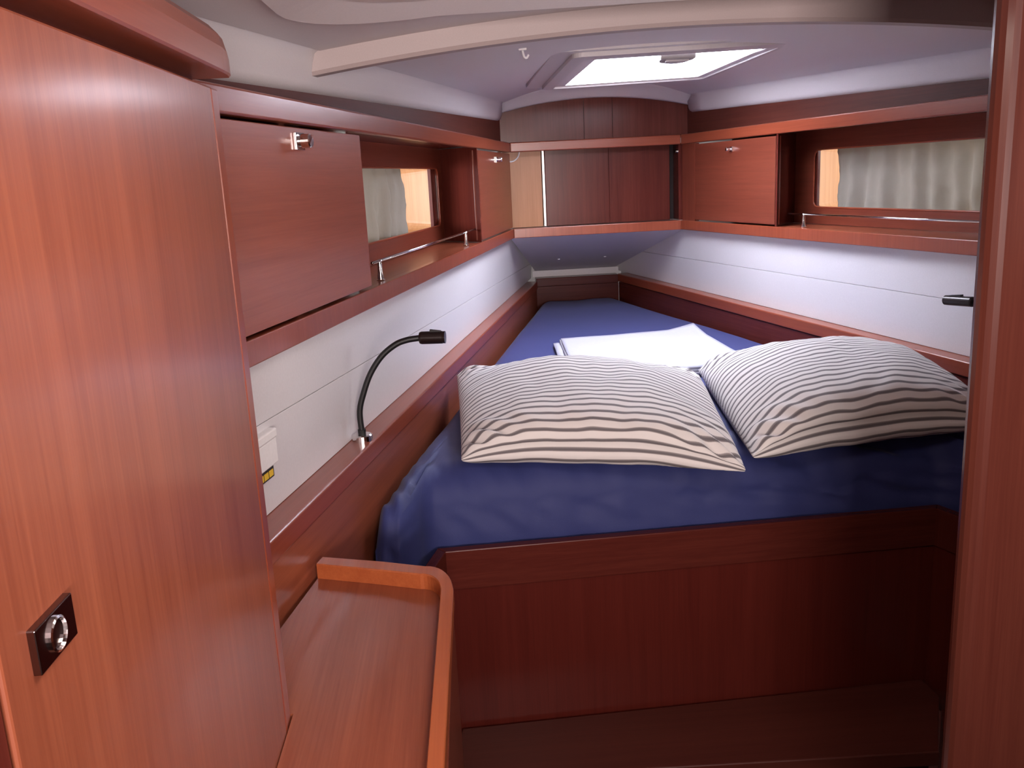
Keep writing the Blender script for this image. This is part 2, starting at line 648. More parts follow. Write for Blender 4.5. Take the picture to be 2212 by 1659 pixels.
hk = thing('ceiling_hook', (-.311, 1.617, zceil(-.311, 1.617)), label='small white hook on the ceiling just beyond the arched beam', cat='hook')
zc = zceil(-.311, 1.617)
part('plate', box(-.318, -.304, 1.612, 1.622, zc-.003, zc+.001, .001), WHITE, hk)
part('prong', tube(spline([(-.311, 1.617, zc-.002), (-.309, 1.616, zc-.012), (-.305, 1.614, zc-.016), (-.301, 1.612, zc-.011)], 5), .002, 8), WHITE, hk)

# ------------------------------------------------------------------ shelves, cornices
YE = {-1: (.757, 2.862), 1: (.79, 2.812)}
lab = {-1: 'left', 1: 'right'}
for s in (-1, 1):
    y0 = YE[s][0]
    t = thing('hull_shelf', (s*.07, U(1.8), Z_SH0), FR[s],
              'long red mahogany shelf board below the %s' % ('left window and its lockers' if s < 0 else 'right window and its locker'), 'shelf')
    part('lipping', sbox(s, 0, .014, y0, Y_NOSE+.004, Z_SH0, Z_SH1, .0016), EDGE['Z'], t, FR[s])
    part('board', sbox(s, .0145, .21, y0, Y_NOSE+.02, Z_SH0+.0015, Z_SH1-.001), WOOD['Y'], t, FR[s])
    t = thing('cornice', (s*.01, U(1.8), Z_FA0), FR[s],
              'mahogany cornice board running above the %s' % ('left window and the two left lockers' if s < 0 else 'right window and the right locker'), 'cornice')
    part('fascia', sbox(s, 0, .016, y0, Y_NOSE+.004, Z_FA0, Z_FA1, .003, 3), EDGE['Y'] if s < 0 else EDGE['Y'], t, FR[s])
    part('top_board', sbox(s, .0165, .20, y0, Y_NOSE+.02, Z_FA0+.006, Z_FA1-.009), DEEP['Y'], t, FR[s])

xn = xs(1, Y_NOSE)-.001
t = thing('hull_shelf', (0, Y_NOSE+.03, Z_SH0), I4, 'short red mahogany shelf board across the bow under the dark recess', 'shelf')
part('lipping', box(-xn, xn, Y_NOSE, Y_NOSE+.014, Z_SH0, Z_SH1, .0016), EDGE['Z'], t)
part('board', box(-xn, xn, Y_NOSE+.0145, Y_NOSE+.11, Z_SH0+.0015, Z_SH1-.001), RED['X'], t)
t = thing('cornice', (0, Y_NOSE+.02, Z_FA0), I4, 'short mahogany cornice board across the bow above the dark recess', 'cornice')
part('fascia', box(-xn, xn, Y_NOSE, Y_NOSE+.016, Z_FA0, Z_FA1, .003, 3), EDGE['X'], t)
part('top_board', box(-xn, xn, Y_NOSE+.0165, Y_NOSE+.11, Z_FA0+.006, Z_FA1-.009), DEEP['X'], t)

# ------------------------------------------------------------------ lockers


def push_latch(parent, frame, s, y, z, size=1.0, big=True):
    """square plate with a round push knob on a side face"""
    u = U(y)
    h_, wd = .0105*size, .0135*size
    pl = part('latch_plate', box(s*-.0035, s*.0005, u-wd, u+wd, z-h_, z+h_, .0008), CHROME, parent, frame)
    bm = BM()
    r = .0085*size
    add_tube(bm, [(s*-.003, u, z), (s*-.006, u, z), (s*-.0062, u, z), (s*-.016, u, z), (s*-.0175, u, z), (s*-.0172, u, z), (s*-.0145, u, z)],
             [r*.75, r*.75, r, r, r*.86, r*.72, r*.70], 20)
    part('knob', bm, CHROME, pl, frame, smooth=False)
    return pl


def locker(s, y0, y1, label, yl, zl=1.556, size=1.0, veneer=None):
    t = thing('overhead_locker', (s*.06, U((y0+y1)/2), Z_SH1), FR[s], label, 'locker')
    d = part('door', sbox(s, .0005, .0165, y0, y1, Z_SH1+.0045, Z_FA0-.0045, .0012), veneer or RED['Y'], t, FR[s])
    push_latch(d, FR[s], s, yl, zl, size)
    part('back', sbox(s, .125, .133, y0, y1, Z_SH1+.0004, Z_FA0+.0057), DEEP['Y'], t, FR[s])
    return t


def skew(s, y, v0, v1, dy, th, z0, z1):
    """upright partition running from the front edge back and forward by dy"""
    bm = BM()
    ua, ub = U(y), U(y)+dy
    add_hex(bm, [(s*v0, ua, z0), (s*v1, ub, z0), (s*v1, ub+th, z0), (s*v0, ua+th, z0),
                 (s*v0, ua, z1), (s*v1, ub, z1), (s*v1, ub+th, z1), (s*v0, ua+th, z1)])
    return bm


L1 = locker(-1, .759, 1.376, 'large mahogany locker with chrome knob left of the left window', 1.1365, veneer=LOCKW)
part('aft_panel', sbox(-1, .018, .1245, .760, .768, Z_SH1+.0004, Z_FA0+.0055), DEEP['Z'], L1, FR[-1])
part('end_panel', skew(-1, 1.366, .018, .124, .085, .008, Z_SH1+.0004, Z_FA0+.004), DEEP['Z'], L1, FR[-1])
L2 = locker(-1, 2.292, 2.802, 'narrow mahogany locker between the left window and the bow recess', 2.553, 1.552, .8)
part('end_panel', skew(-1, 2.283, .002, .124, .105, .008, Z_SH1+.0004, Z_FA0+.004), DEEP['Z'], L2, FR[-1])
R1 = locker(1, 2.292, 2.722, 'mahogany locker with small chrome knob right of the bow recess', 2.508, 1.549, .62)
part('end_panel', skew(1, 2.283, .002, .124, .105, .008, Z_SH1+.0004, Z_FA0+.004), DEEP['Z'], R1, FR[1])
part('stile', sbox(1, .001, .016, 2.7245, 2.805, Z_SH1+.0005, Z_FA0-.0005), RED['Z'], R1, FR[1])

# bow locker recess
n = thing('bow_locker', (0, 2.85, Z_SH1), I4, 'open bow recess with sliding mirror, its dark reflection painted in, between the two shelves', 'locker')
z0, z1 = Z_SH1+.0005, Z_FA0+.005
part('side_panel', box(-.30, -.166, 2.868, 2.876, z0, z1), BOWPLY, n)
part('edge_strip', box(-.1645, -.1565, 2.858, 2.870, z0, z1, .0008), CHROME, n)
part('sliding_mirror', box(-.1545, .048, 2.866, 2.874, z0, z1, .001), DEEP['Z'], n)  # mirror door; its dark reflection and seam are painted as two wood panels
part('sliding_mirror', box(.0485, .243, 2.8675, 2.8755, z0, z1, .001), DEEP['Z'], n)
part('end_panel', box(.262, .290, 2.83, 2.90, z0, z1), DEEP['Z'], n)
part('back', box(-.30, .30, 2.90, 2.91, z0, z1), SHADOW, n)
part('catch', tube([(.256, 2.845, 1.557), (.268, 2.845, 1.557)], .006, 12), CHROME, n)
t = part('cable_loop', tube([(-.262+.028*math.cos(math.radians(a)), 2.860, 1.580+.030*math.sin(math.radians(a))) for a in range(182, 359, 8)], .0022, 8), BOXW, loc=(-.262, 2.86, 1.58))
tag(t, 'thin white cable loop hanging in the pale left corner of the bow recess', 'cable')

# ------------------------------------------------------------------ portlights and curtains
NV = .120


def port(s, idx, yend):
    w_ = thing('window_%d' % idx, (s*NV, U(1.9), 1.46), FR[s], kind='structure')
    ua, ub = U(1.42), U(yend, NV)
    za, zb_ = 1.388, 1.534
    inner = rrect(ua, ub, za, zb_, .018, 6)
    # outer outline with matching count
    oa, ob = U(1.385), U(2.385)+.09
    cx, cz = (ua+ub)/2, (za+zb_)/2
    zlo, zhi = Z_SH1+.0004, Z_FA0+.0057
    outer = []
    for i, (a, c) in enumerate(inner):
        k = i % 7
        ea, ec = (ob if a > cx else oa), (zhi if c > cz else zlo)
        horizontal_first = (i//7) % 2 == 0
        if k == 0:
            outer.append((a, ec) if horizontal_first else (ea, c))
        elif k == 6:
            outer.append((ea, c) if horizontal_first else (a, ec))
        else:
            outer.append((ea, ec))
    part('lining', ring_solid(outer, inner, lambda a, c: (s*NV, a, c), lambda a, c: (s*(NV+.014), a, c)), RED['Y'], w_, FR[s])
    # beaded edge of the opening
    bm = BM()
    add_tube(bm, [(s*(NV+.001), a, c) for a, c in inner] + [(s*(NV+.001), *inner[0])], .0025, 8, False)
    part('bead', bm, EDGE['Y'], w_, FR[s], smooth=True)
    # reveal out to the glass
    big = rrect(ua-.02, ub+.012, za-.012, zb_+.012, .02, 6)
    far = rrect(ua-.03, ub+.05, za-.012, zb_+.012, .03, 6)
    bm = BM()
    R0 = [(s*(NV+.0145), a, c) for a, c in big]
    R1_ = [(s*(NV+.125), a, c) for a, c in far]
    R2 = [(s*(NV+.125), a+(.006 if a > cx else -.006), c+(.006 if c > cz else -.006)) for a, c in far]
    R3 = [(s*(NV+.0145), a+(.006 if a > cx else -.006), c+(.006 if c > cz else -.006)) for a, c in big]
    add_loft(bm, [R0, R1_, R2, R3, R0], True, False)
    bmesh.ops.remove_doubles(bm, verts=bm.verts, dist=1e-6)
    part('reveal', bm, PLY, w_, FR[s])
    bm = BM()
    fv = [bm.verts.new((s*(NV+.124), a, c)) for a, c in far]
    f = bm.faces.new(fv)
    rr = bmesh.ops.extrude_face_region(bm, geom=[f])
    for v in [g_ for g_ in rr['geom'] if isinstance(g_, bmesh.types.BMVert)]:
        v.co.x -= s*.005
    part('pane', bm, PANE, w_, FR[s])
    return ua, ub, za, zb_


def curtain(s, u0, u1, za, zb_, label, seed):
    NU, NZ = 110, 18
    bm = BM()
    g_ = []
    for i in range(NU+1):
        col = []
        for j in range(NZ+1):
            a, c = i/NU, j/NZ
            u = u0 + (u1-u0)*a
            z = za-.009 + (zb_-za+.018)*c
            lean = .02*math.sin(seed*3+a*9)*(c-.5)
            ph = (u+lean)*58
            amp = .0105*(.35+.65*(1-c)**.6)
            d = amp*(math.sin(ph+1.5*noise.noise((u*9, seed, 0))*2) + .5*math.sin(ph*1.9+seed))
            d += .006*noise.noise((u*22, z*16, seed)) + .003*noise.noise((u*60, z*60, seed))
            if c > .86:
                d += .0022*math.sin(u*420)*(c-.86)/.14
            col.append(bm.verts.new((s*(NV+.034+d), u, z)))
        g_.append(col)
    for i in range(NU):
        for j in range(NZ):
            bm.faces.new((g_[i][j], g_[i+1][j], g_[i+1][j+1], g_[i][j+1]))
    o = part('curtain', bm, CURTAIN, None, FR[s], True, loc=(s*(NV+.034), (u0+u1)/2, za))
    md = o.modifiers.new('thickness', 'SOLIDIFY')
    md.thickness = .0012
    tag(o, label, 'curtain')
    return o


ua, ub, za, zb2 = port(-1, 2, 2.372)
curtain(-1, ua+.0, U(2.155, NV+.034), za, zb2, 'short greyish beige curtain in the left window, reaching a lit wooden edge', 1.3)
ua, ub, za, zb2 = port(1, 3, 2.325)
curtain(1, ua+.0, U(2.285, NV+.034), za, zb2, 'wide greyish beige curtain in the right window above the steel rail', 4.1)

# ------------------------------------------------------------------ fiddle rails on the shelves
for s, ya, yb_, p1, p2, lb in ((-1, 1.445, 2.300, 1.484, 2.182, 'thin steel rail on two posts in front of the left window'),
                               (1, 1.52, 2.258, 1.56, 2.192, 'thin steel rail on posts in front of the right window')):
    t = thing('shelf_rail', (s*.020, U((ya+yb_)/2), Z_SH1), FR[s], lb, 'rail')
    part('rod', tube([(s*.020, U(ya), 1.3775), (s*.020, U(yb_), 1.3775)], .0026, 10), CHROME, t, FR[s], smooth=True)
    for y in (p1, p2):
        bm = BM()
        add_tube(bm, [(s*.020, U(y), Z_SH1+.0002), (s*.020, U(y), Z_SH1+.003), (s*.020, U(y), Z_SH1+.012), (s*.020, U(y), 1.374), (s*.020, U(y), 1.3795)],
                 [.0075, .007, .0045, .0038, .0040], 12)
        part('post', bm, CHROME, t, FR[s], smooth=True)

# ------------------------------------------------------------------ ledges round the berth
for s in (-1, 1):
    t = thing('berth_ledge', (s*.02, U(2), Z_LEDGE), FR[s],
              'narrow mahogany ledge between the %s white wall and the mattress' % lab[s], 'ledge')
    y0, y1 = (.757, Y_LN-.002) if s < 0 else (.79, Y_LN-.002)
    zz = (lambda y: Z_LEDGE) if s < 0 else (lambda y: 1.1115 + .0112*(y-1.6))
    p = []
    for dz in (-.030, 0):
        for v, y in ((0, y0), (0, y1), (.0475, y1), (.0475, y0)):
            p.append((s*v, U(y), zz(y)+dz))
    bm = BM()
    add_hex(bm, p, .003, 3)
    part('top_board', bm, EDGE['Y'], t, FR[s])
    p = []
    for top in (0, 1):
        for v, y in ((.004, y0), (.004, y1), (.020, y1), (.020, y0)):
            p.append((s*v, U(y), zz(y)-.0315 if top else .55))
    bm = BM()
    add_hex(bm, p)
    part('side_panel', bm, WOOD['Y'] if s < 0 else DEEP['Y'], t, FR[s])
t = thing('berth_ledge', (0, Y_LN+.02, 1.125), I4, 'short dark mahogany ledge across the bow end of the mattress', 'ledge')
part('top_board', box(-.156, .156, Y_LN, Y_LN+.06, 1.096, 1.127, .002), DEEP['X'], t)
part('side_panel', box(-.156, .156, Y_LN+.004, Y_LN+.02, .55, 1.095), DEEP['X'], t)

# ------------------------------------------------------------------ berth front
bf = thing('bunk', (-.08, 1.36, .6), I4, 'deep red mahogany berth front with a raised board below the navy mattress', 'bunk')
path = [(-.56, 1.205), (-.513, 1.262), (-.492, 1.338), (.340, 1.375), (.362, 1.318), (.385, 1.27), (.60, 1.25)]


def offset_path(path, d):
    out = []
    for i, p in enumerate(path):
        a = Vector(path[max(0, i-1)]); c = Vector(path[min(len(path)-1, i+1)]); q = Vector(p)
        n1 = (q-a).normalized() if (q-a).length else (c-q).normalized()
        n2 = (c-q).normalized() if (c-q).length else n1
        nn = Vector((-(n1.y+n2.y), n1.x+n2.x)).normalized()
        k = 1/max(.4, nn.dot(Vector((-n2.y, n2.x))))
        out.append(tuple(q+nn*d*k))
    return out


path = path[1:6]
segs = list(zip(path[:-1], path[1:]))
back = offset_path(path, .018)
inn = offset_path(path, .005)
inb = offset_path(path, .017)
for i in range(4):
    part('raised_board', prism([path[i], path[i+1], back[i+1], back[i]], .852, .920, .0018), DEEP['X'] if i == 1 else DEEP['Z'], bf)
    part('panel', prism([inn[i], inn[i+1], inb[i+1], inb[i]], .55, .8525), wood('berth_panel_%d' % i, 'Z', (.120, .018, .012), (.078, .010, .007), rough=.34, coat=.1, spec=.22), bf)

st = thing('step', (-.1, 1.25, .0), I4, 'dark red wooden step at the foot of the berth front', 'step')
tread = [(-.505, 1.207), (.256, 1.175), (.262, 1.19), (.334, 1.318), (.331, 1.372), (-.484, 1.335)]
part('tread', prism(tread, .575, .600, .002), wood('step_veneer', 'X', (.115, .029, .020), (.076, .017, .012), rough=.4), st)
part('riser', prism([(-.50, 1.222), (.25, 1.192), (.25, 1.21), (-.50, 1.24)], 0, .5755), DEEP['X'], st)
part('cheek', prism([(.270, 1.182), (.300, 1.20), (.362, 1.315), (.340, 1.318)], 0, .574), DEEP['Z'], st)

# ------------------------------------------------------------------ mattress in its navy sheet


def front_y(x):
    P = [(-.62, 1.30), (-.600, 1.268), (-.580, 1.254), (-.552, 1.256), (-.546, 1.275), (-.530, 1.352), (-.510, 1.374), (-.40, 1.378), (.32, 1.409), (.354, 1.406), (.378, 1.388), (.398, 1.315), (.412, 1.29), (.62, 1.275)]
    for (xa, ya), (xb, yb) in zip(P[:-1], P[1:]):
        if x <= xb:
            t_ = (x-xa)/(xb-xa)
            return ya+(yb-ya)*max(0, min(1, t_))
    return P[-1][1]


ZT, ZBM, RAD = 1.043, .875, .050
NS, NT = 120, 150


def mpos(s_, t_):
    fy = 1.34
    for _ in range(12):
        fy = .5*fy + .5*front_y(s_*(KK - fy*TA - .006))
    y = fy + (Y_LN-.004-fy)*t_
    return s_*(KK - y*TA - .006), y


bm = BM()
sv = [-math.cos(math.pi*i/NS)*.55 + (-1+2*i/NS)*.45 for i in range(NS+1)]
tv = [(j/NT)**1.7 for j in range(NT+1)]
G = []
for j, t_ in enumerate(tv):
    row = []
    for i, s_ in enumerate(sv):
        x, y = mpos(s_, t_)
        dside = (1-abs(s_))*(KK-y*TA)*CT
        dfront = y - front_y(x)
        dback = Y_LN-.004-y
        # rounded corner via smooth-min of distances
        ds = [max(0, dside), max(0, dfront), max(0, dback)]
        z = ZT
        for d, r in ((ds[0], .045), (ds[1], .062), (ds[2], .03)):
            if d < r:
                z -= r - math.sqrt(max(0, r*r-(r-d)**2))
        z = max(z, ZT-.085)
        k = min(1, dfront/.25)
        z += .0035*noise.noise((x*6, y*2.5, 3)) + .0022*noise.noise((x*14, y*5, 7))
        # drag folds near the front edge
        fold = max(0, 1-dfront/.16)
        z += -.003*fold + fold*(.012*noise.noise((x*30+y*16, y*7, 1.7)) + .004*math.sin(x*95+y*60+5*noise.noise((x*4, y*4, 2)))*max(0, noise.noise((x*3.1, .5, 8))))
        # long creases pulled from the right hand front corner
        cr = math.exp(-((x-.25)/.22)**2)*max(0, 1-dfront/.20)
        z += cr*.014*(math.sin((y*85+x*30)+4*noise.noise((x*5, y*5, 9)))-.75)
        # creases towards the left corner
        cl = math.exp(-((x+.58)/.06)**2)*max(0, 1-dfront/.30)
        z += cl*.0040*math.sin(x*260+y*55)
        row.append(bm.verts.new((x, y, z)))
    G.append(row)
for j in range(NT):
    for i in range(NS):
        bm.faces.new((G[j][i], G[j][i+1], G[j+1][i+1], G[j+1][i]))
# skirt
ringv = [G[0][i] for i in range(NS+1)] + [G[j][NS] for j in range(1, NT+1)] + [G[NT][i] for i in range(NS-1, -1, -1)] + [G[j][0] for j in range(NT-1, 0, -1)]
prev = ringv
zlow = None
for k, f_ in enumerate([(i_+1)/14 for i_ in range(14)]):
    cur = []
    for idx, v in enumerate(ringv):
        z = v.co.z + (ZBM - v.co.z)*f_
        q = Vector((v.co.x, v.co.y, z))
        bulge = .007*math.sin(math.pi*min(1, f_*.95)) if idx <= NS else 0
        wr = .0042*noise.noise((v.co.x*26 + z*8, z*16, 5)) + .002*noise.noise((v.co.x*9, z*42, 2)) if idx <= NS else 0
        if idx <= NS:
            tuck = -.012*max(0, f_-.6)
            left = max(0, 1-abs(v.co.x+.57)/.07)
            wr += left*.0045*math.sin(v.co.x*230+z*24)
            free = max(0, min(1, (z-.925)/.03))
            cx_ = math.exp(-((v.co.x-.22)/.20)**2)
            wr += free*cx_*.0075*math.sin(z*150 + v.co.x*21 + 4*noise.noise((v.co.x*5, z*14, 3)))
            wr += free*(1-cx_)*.0016*math.sin(v.co.x*70 + z*95 + 6*noise.noise((v.co.x*4, z*9, 11)))
            q.y -= bulge + wr + tuck
        cur.append(bm.verts.new(q))
    nR = len(ringv)
    for i in range(nR):
        bm.faces.new((prev[i], prev[(i+1) % nR], cur[(i+1) % nR], cur[i]))
    prev = cur
low = {}
for v, q in zip(ringv, prev):
    low[v] = q
for j in range(NT):
    for i in range(NS):
        q = [G[j][i], G[j+1][i], G[j+1][i+1], G[j][i+1]]
        for v in q:
            if v not in low:
                low[v] = bm.verts.new((v.co.x, v.co.y + .004, ZBM))
        bm.faces.new([low[v] for v in q])
mt = part('mattress', bm, NAVY, None, I4, True, loc=(0, 2.2, ZBM))
tag(mt, 'tapering berth mattress in a navy blue fitted sheet, under the pillows', 'mattress')
bb = part('berth_board', prism([(-.495, 1.379), (.345, 1.415), (xs(1, 1.415)-.008, 1.415), (.148, 3.32), (-.148, 3.32), (xs(-1, 1.379)+.008, 1.379)], .855, .8745), DEEP['Y'])
tag(bb, 'flat wooden berth board carrying the navy mattress', 'bed base')

# ------------------------------------------------------------------ pillows and folded sheet


def pillow(label, c, T, seed, sag, seamz, droop):
    """c: BL, BR, TR, TL plan corners with the height of the seam there"""
    NUu, NVv = 110, 80
    bm = BM()
    uvl = bm.loops.layers.uv.new('UVMap')
    BL, BR, TR, TL = [Vector(q) for q in c]

    def surf(u, v, up_):
        a, b_ = (u+1)/2, (v+1)/2
        # edges pulled in between the corners
        pu = u*(1-.010*(1-v*v))
        pv = v*(1-.075*(1-u*u))
        a2, b2 = (pu+1)/2, (pv+1)/2
        p = BL*(1-a2)*(1-b2) + BR*a2*(1-b2) + TR*a2*b2 + TL*(1-a2)*b2
        p.z += .026*(1-abs(u)**3)*(1-.7*b2)
        e = (max(0, 1-abs(u)**2.4)**.50)*(max(0, 1-abs(v)**2.2)**.46)
        edge = min(1-abs(u), 1-abs(v))
        wr = (.009*noise.noise((u*2.3+seed, v*1.9, seed)) + .0026*noise.noise((u*8+seed, v*6, seed*2)))*e**.4
        # pinches running in from the seams
        pin = math.exp(-(1-abs(v))*6)*.011*noise.noise((u*4.2+seed, v*1.3, 3.3)) + math.exp(-(1-abs(u))*6)*.010*noise.noise((u*1.3, v*5+seed, 6.1))
        pin *= min(1, edge*14)
        cor = math.exp(-((1-abs(u))**2+(1-abs(v))**2)*9)*.008*math.sin((u*14+v*17)*2.2+seed)*min(1, edge*12)
        if up_:
            z = p.z + T*e + wr + pin + cor
        else:
            z = p.z - (sag+.03)*e**.8 + .4*wr + .6*pin
        z = max(z, seamz + .001*(1-e))
        q = Vector((p.x, p.y, z))
        # belly of the front side overhangs its seam
        q.y -= droop*math.sqrt(e)*math.exp(-((v+.8)/.40)**2)
        return q
    vs_ = [-math.cos(math.pi*j/NVv)*.7 + (-1+2*j/NVv)*.3 for j in range(NVv+1)]
    arc = {}
    for tp in (True, False):
        acc = [0.0]
        for j in range(NVv):
            acc.append(acc[-1] + sum((surf(u, vs_[j+1], tp)-surf(u, vs_[j], tp)).length for u in (-.5, 0, .5))/3)
        arc[tp] = acc
    top, bot = [], []
    for j in range(NVv+1):
        v = -math.cos(math.pi*j/NVv)*.7 + (-1+2*j/NVv)*.3
        rt_, rb_ = [], []
        for i in range(NUu+1):
            u = -math.cos(math.pi*i/NUu)*.6 + (-1+2*i/NUu)*.4
            vt = bm.verts.new(surf(u, v, True))
            rt_.append((vt, u, v))
            if 0 < i < NUu and 0 < j < NVv:
                rb_.append((bm.verts.new(surf(u, v, False)), u, v))
            else:
                rb_.append((vt, u, v))
        top.append(rt_)
        bot.append(rb_)
    for j in range(NVv):
        for i in range(NUu):
            for g_, tp in ((top, 1), (bot, 0)):
                q = (g_[j][i], g_[j][i+1], g_[j+1][i+1], g_[j+1][i])
                q = q if tp else q[::-1]
                try:
                    f = bm.faces.new([k[0] for k in q])
                except ValueError:
                    continue
                for l, k in zip(f.loops, q):
                    jj = min(range(NVv+1), key=lambda n_: abs(vs_[n_]-k[2]))
                    l[uvl].uv = ((k[1]+1)*.25, 2+arc[True][jj] if tp else 2-arc[False][jj])
    base = ((BL+BR+TR+TL)/4)
    o = part('pillow', bm, STRIPE, None, I4, True, loc=(base.x, base.y, seamz))
    tag(o, label, 'pillow')
    return o


pillow('striped pillow nearest the reading lamp, flatter, on the left front of the mattress',
       [(-.458, 1.385, 1.058), (-.027, 1.262, 1.052), (.037, 1.76, 1.086), (-.462, 1.85, 1.098)], .068, 2.3, .030, 1.0485, .030)
pillow('striped pillow against the right bulkhead, its left end behind the other pillow',
       [(-.004, 1.300, 1.060), (.425, 1.345, 1.075), (.452, 1.76, 1.098), (.062, 1.86, 1.075)], .080, 7.9, .030, 1.0515, .034)

fs = thing('folded_sheet', (.02, 2.2, 1.05), I4, 'white folded sheet lying on the navy mattress behind the pillows', 'sheet')
for k, (dx, dy, ex) in enumerate(((-.018, -.006, 0), (0, 0, 0), (.004, .004, .004))):
    bm = BM()
    N1, N2 = 40, 24
    g_ = []
    for i in range(N1+1):
        col = []
        for j in range(N2+1):
            a, c = i/N1, j/N2
            x = (-.200+dx)*(1-a) + (.214+ex)*a + .02*c*(1-a) - .010*c*a
            y = 1.93 + dy + (.465 + .052*a**2)*c
            z = 1.0545 + k*.0055 + .0025*noise.noise((x*9, y*9, k)) + (.012*max(0, a-.8)*5*max(0, c-.75)*4 if k == 2 else 0)
            col.append(bm.verts.new((x, y, z)))
        g_.append(col)
    for i in range(N1):
        for j in range(N2):
            bm.faces.new((g_[i][j], g_[i+1][j], g_[i+1][j+1], g_[i][j+1]))
    o = part('fold', bm, SHEET, fs, smooth=True)
    md = o.modifiers.new('thickness', 'SOLIDIFY')
    md.thickness = .0045

# ------------------------------------------------------------------ wardrobe on the left
WX = -.624
wd = thing('wardrobe', (-.85, .35, 0), I4, 'tall glossy mahogany wardrobe filling the left foreground', 'wardrobe')
dr = part('door', box(WX-.016, WX, .315, .7285, .98, 1.5795, .0015), DOORW, wd)
lp = part('latch_plate', box(WX-.001, WX+.0035, .3365, .3715, 1.3125, 1.3325, .0006), DARKCHROME, dr)
part('stile', box(WX-.40, WX-.0005, .7315, .7515, .0, 1.5795, .0015), EDGE['Z'], wd)
part('carcass', box(WX-.40, WX-.018, -.60, .7312, .0, 1.58), SHADOW, wd)
part('recess_shade_strip', box(WX-.0160, WX-.0012, .285, .3120, .0, 1.5795), DEEP['Z'], wd)  # dark strip added over the lit door edge, painting the recess shade
part('gap_shade_sheet', box(WX-.0175, WX-.0155, -.30, .2848, .0, 1.5795), SHADOW, wd)  # black sheet painting the shade of the gap beside the door
part('lower_panel', box(WX-.0165, WX-.0005, .3075, .7285, .0, .978), DOORW, wd)
bm = BM()
rings = []
prof = [(-.02, 1.588), (.013, 1.588), (.0145, 1.5895), (.0145, 1.606), (.012, 1.616), (.006, 1.6225), (-.006, 1.6265), (-.02, 1.627)]
ysx = [-.60, .70, .720, .735, .745, .751, .7535]
for k, y in enumerate(ysx):
    tq = max(0, (y-.715)/.0385)
    dz = .012*tq**3
    rings.append([(WX+px-(.004*tq**3 if px > 0 else 0), y, pz-(dz if pz > 1.60 else 0)) for px, pz in prof])
add_loft(bm, rings)
part('valance', bm, wood('valance_veneer', 'Y', (.27, .066, .034), (.18, .036, .018), rough=.3), wd, smooth=False)
part('valance_core', box(WX-.39, WX-.019, -.60, .7515, 1.5805, 1.625), DEEP['Y'], wd)
# raised ring in the latch plate
bm = BM()
rings = []
for a in range(0, 361, 15):
    c, s_ = math.cos(math.radians(a)), math.sin(math.radians(a))
    rings.append([(WX+.0035+h_, .353+r*c, 1.3225+r*s_) for r, h_ in ((.0078, -.001), (.0078, .0012), (.0068, .0016), (.0062, -.001))])
add_loft(bm, rings[:-1]+[rings[0]], True, False)
bmesh.ops.remove_doubles(bm, verts=bm.verts, dist=1e-6)
part('push_ring', bm, CHROME, lp)

# ------------------------------------------------------------------ corner desk with its fiddle
dk = thing('corner_desk', (-.56, .75, 1.0), I4, 'small mahogany desk shelf with raised rim between wardrobe and berth', 'desk')
P2 = [(WX+.0008, .30), (-.490, .30), (-.480, 1.02), (WX+.0008, 1.066), (xs(-1, 1.075)+.002, 1.074), (xs(-1, .80)+.004, .757), (WX+.0008, .757)]
bm = BM()
lo_ = [bm.verts.new((x, y, .998)) for x, y in P2]
hi_ = [bm.verts.new((x, y, 1.020)) for x, y in P2]
for q in ((0, 1, 2, 3, 6), (6, 3, 4, 5)):
    bm.faces.new([hi_[k] for k in q])
    bm.faces.new([lo_[k] for k in q][::-1])
for a in range(7):
    c = (a+1) % 7
    bm.faces.new((lo_[a], lo_[c], hi_[c], hi_[a]))
part('top_board', bm, WOOD['Y'], dk)
outer = [(-.4860, .30), (-.4788, .632), (-.4716, .955)]
for k in range(1, 10):
    a = math.radians(90*k/9)
    cx, cy, rx = -.506, .957, .0335
    outer.append((cx + rx*math.cos(a), cy + .066*math.sin(a)))
outer += [(-.560, 1.046), (-.6385, 1.0735)]
inner = [(-.5005, .30), (-.4935, .632), (-.4865, .957)]
for k in range(1, 10):
    a = math.radians(90*k/9)
    cx, cy, rx = -.512, .957, .0250
    inner.append((cx + rx*math.cos(a), cy + .0430*math.sin(a)))
inner += [(-.560, 1.0200), (-.6440, 1.0520)]
bm = BM()
prof = ((0, 1.0202), (0, 1.0385), (.06, 1.040), (.94, 1.040), (1, 1.0385), (1, 1.0202))
rings = []
for o_, i_ in zip(outer, inner):
    O, N_ = Vector(o_), Vector(i_)
    rings.append([(*(N_+(O-N_)*f_), z) for f_, z in prof])
add_loft(bm, rings)
part('raised_rim', bm, wood('rim_wood', 'Y', (.43, .115, .038), (.30, .066, .021), rough=.3), dk, smooth=False)
part('side_panel', prism([(-.4955, .30), (-.4835, .30), (-.4745, .99), (-.4865, .99)], .0, .9975), wood('desk_side', 'Z', (.19, .045, .022), (.12, .026, .013)), dk)
part('back_panel', prism([(-.4870, .991), (-.4750, .991), (-.4750, 1.003), (xs(-1, 1.06)+.002, 1.06), (xs(-1, 1.05)+.002, 1.048)], .60, .9975), DEEP['Z'], dk)

# ------------------------------------------------------------------ reading lamps


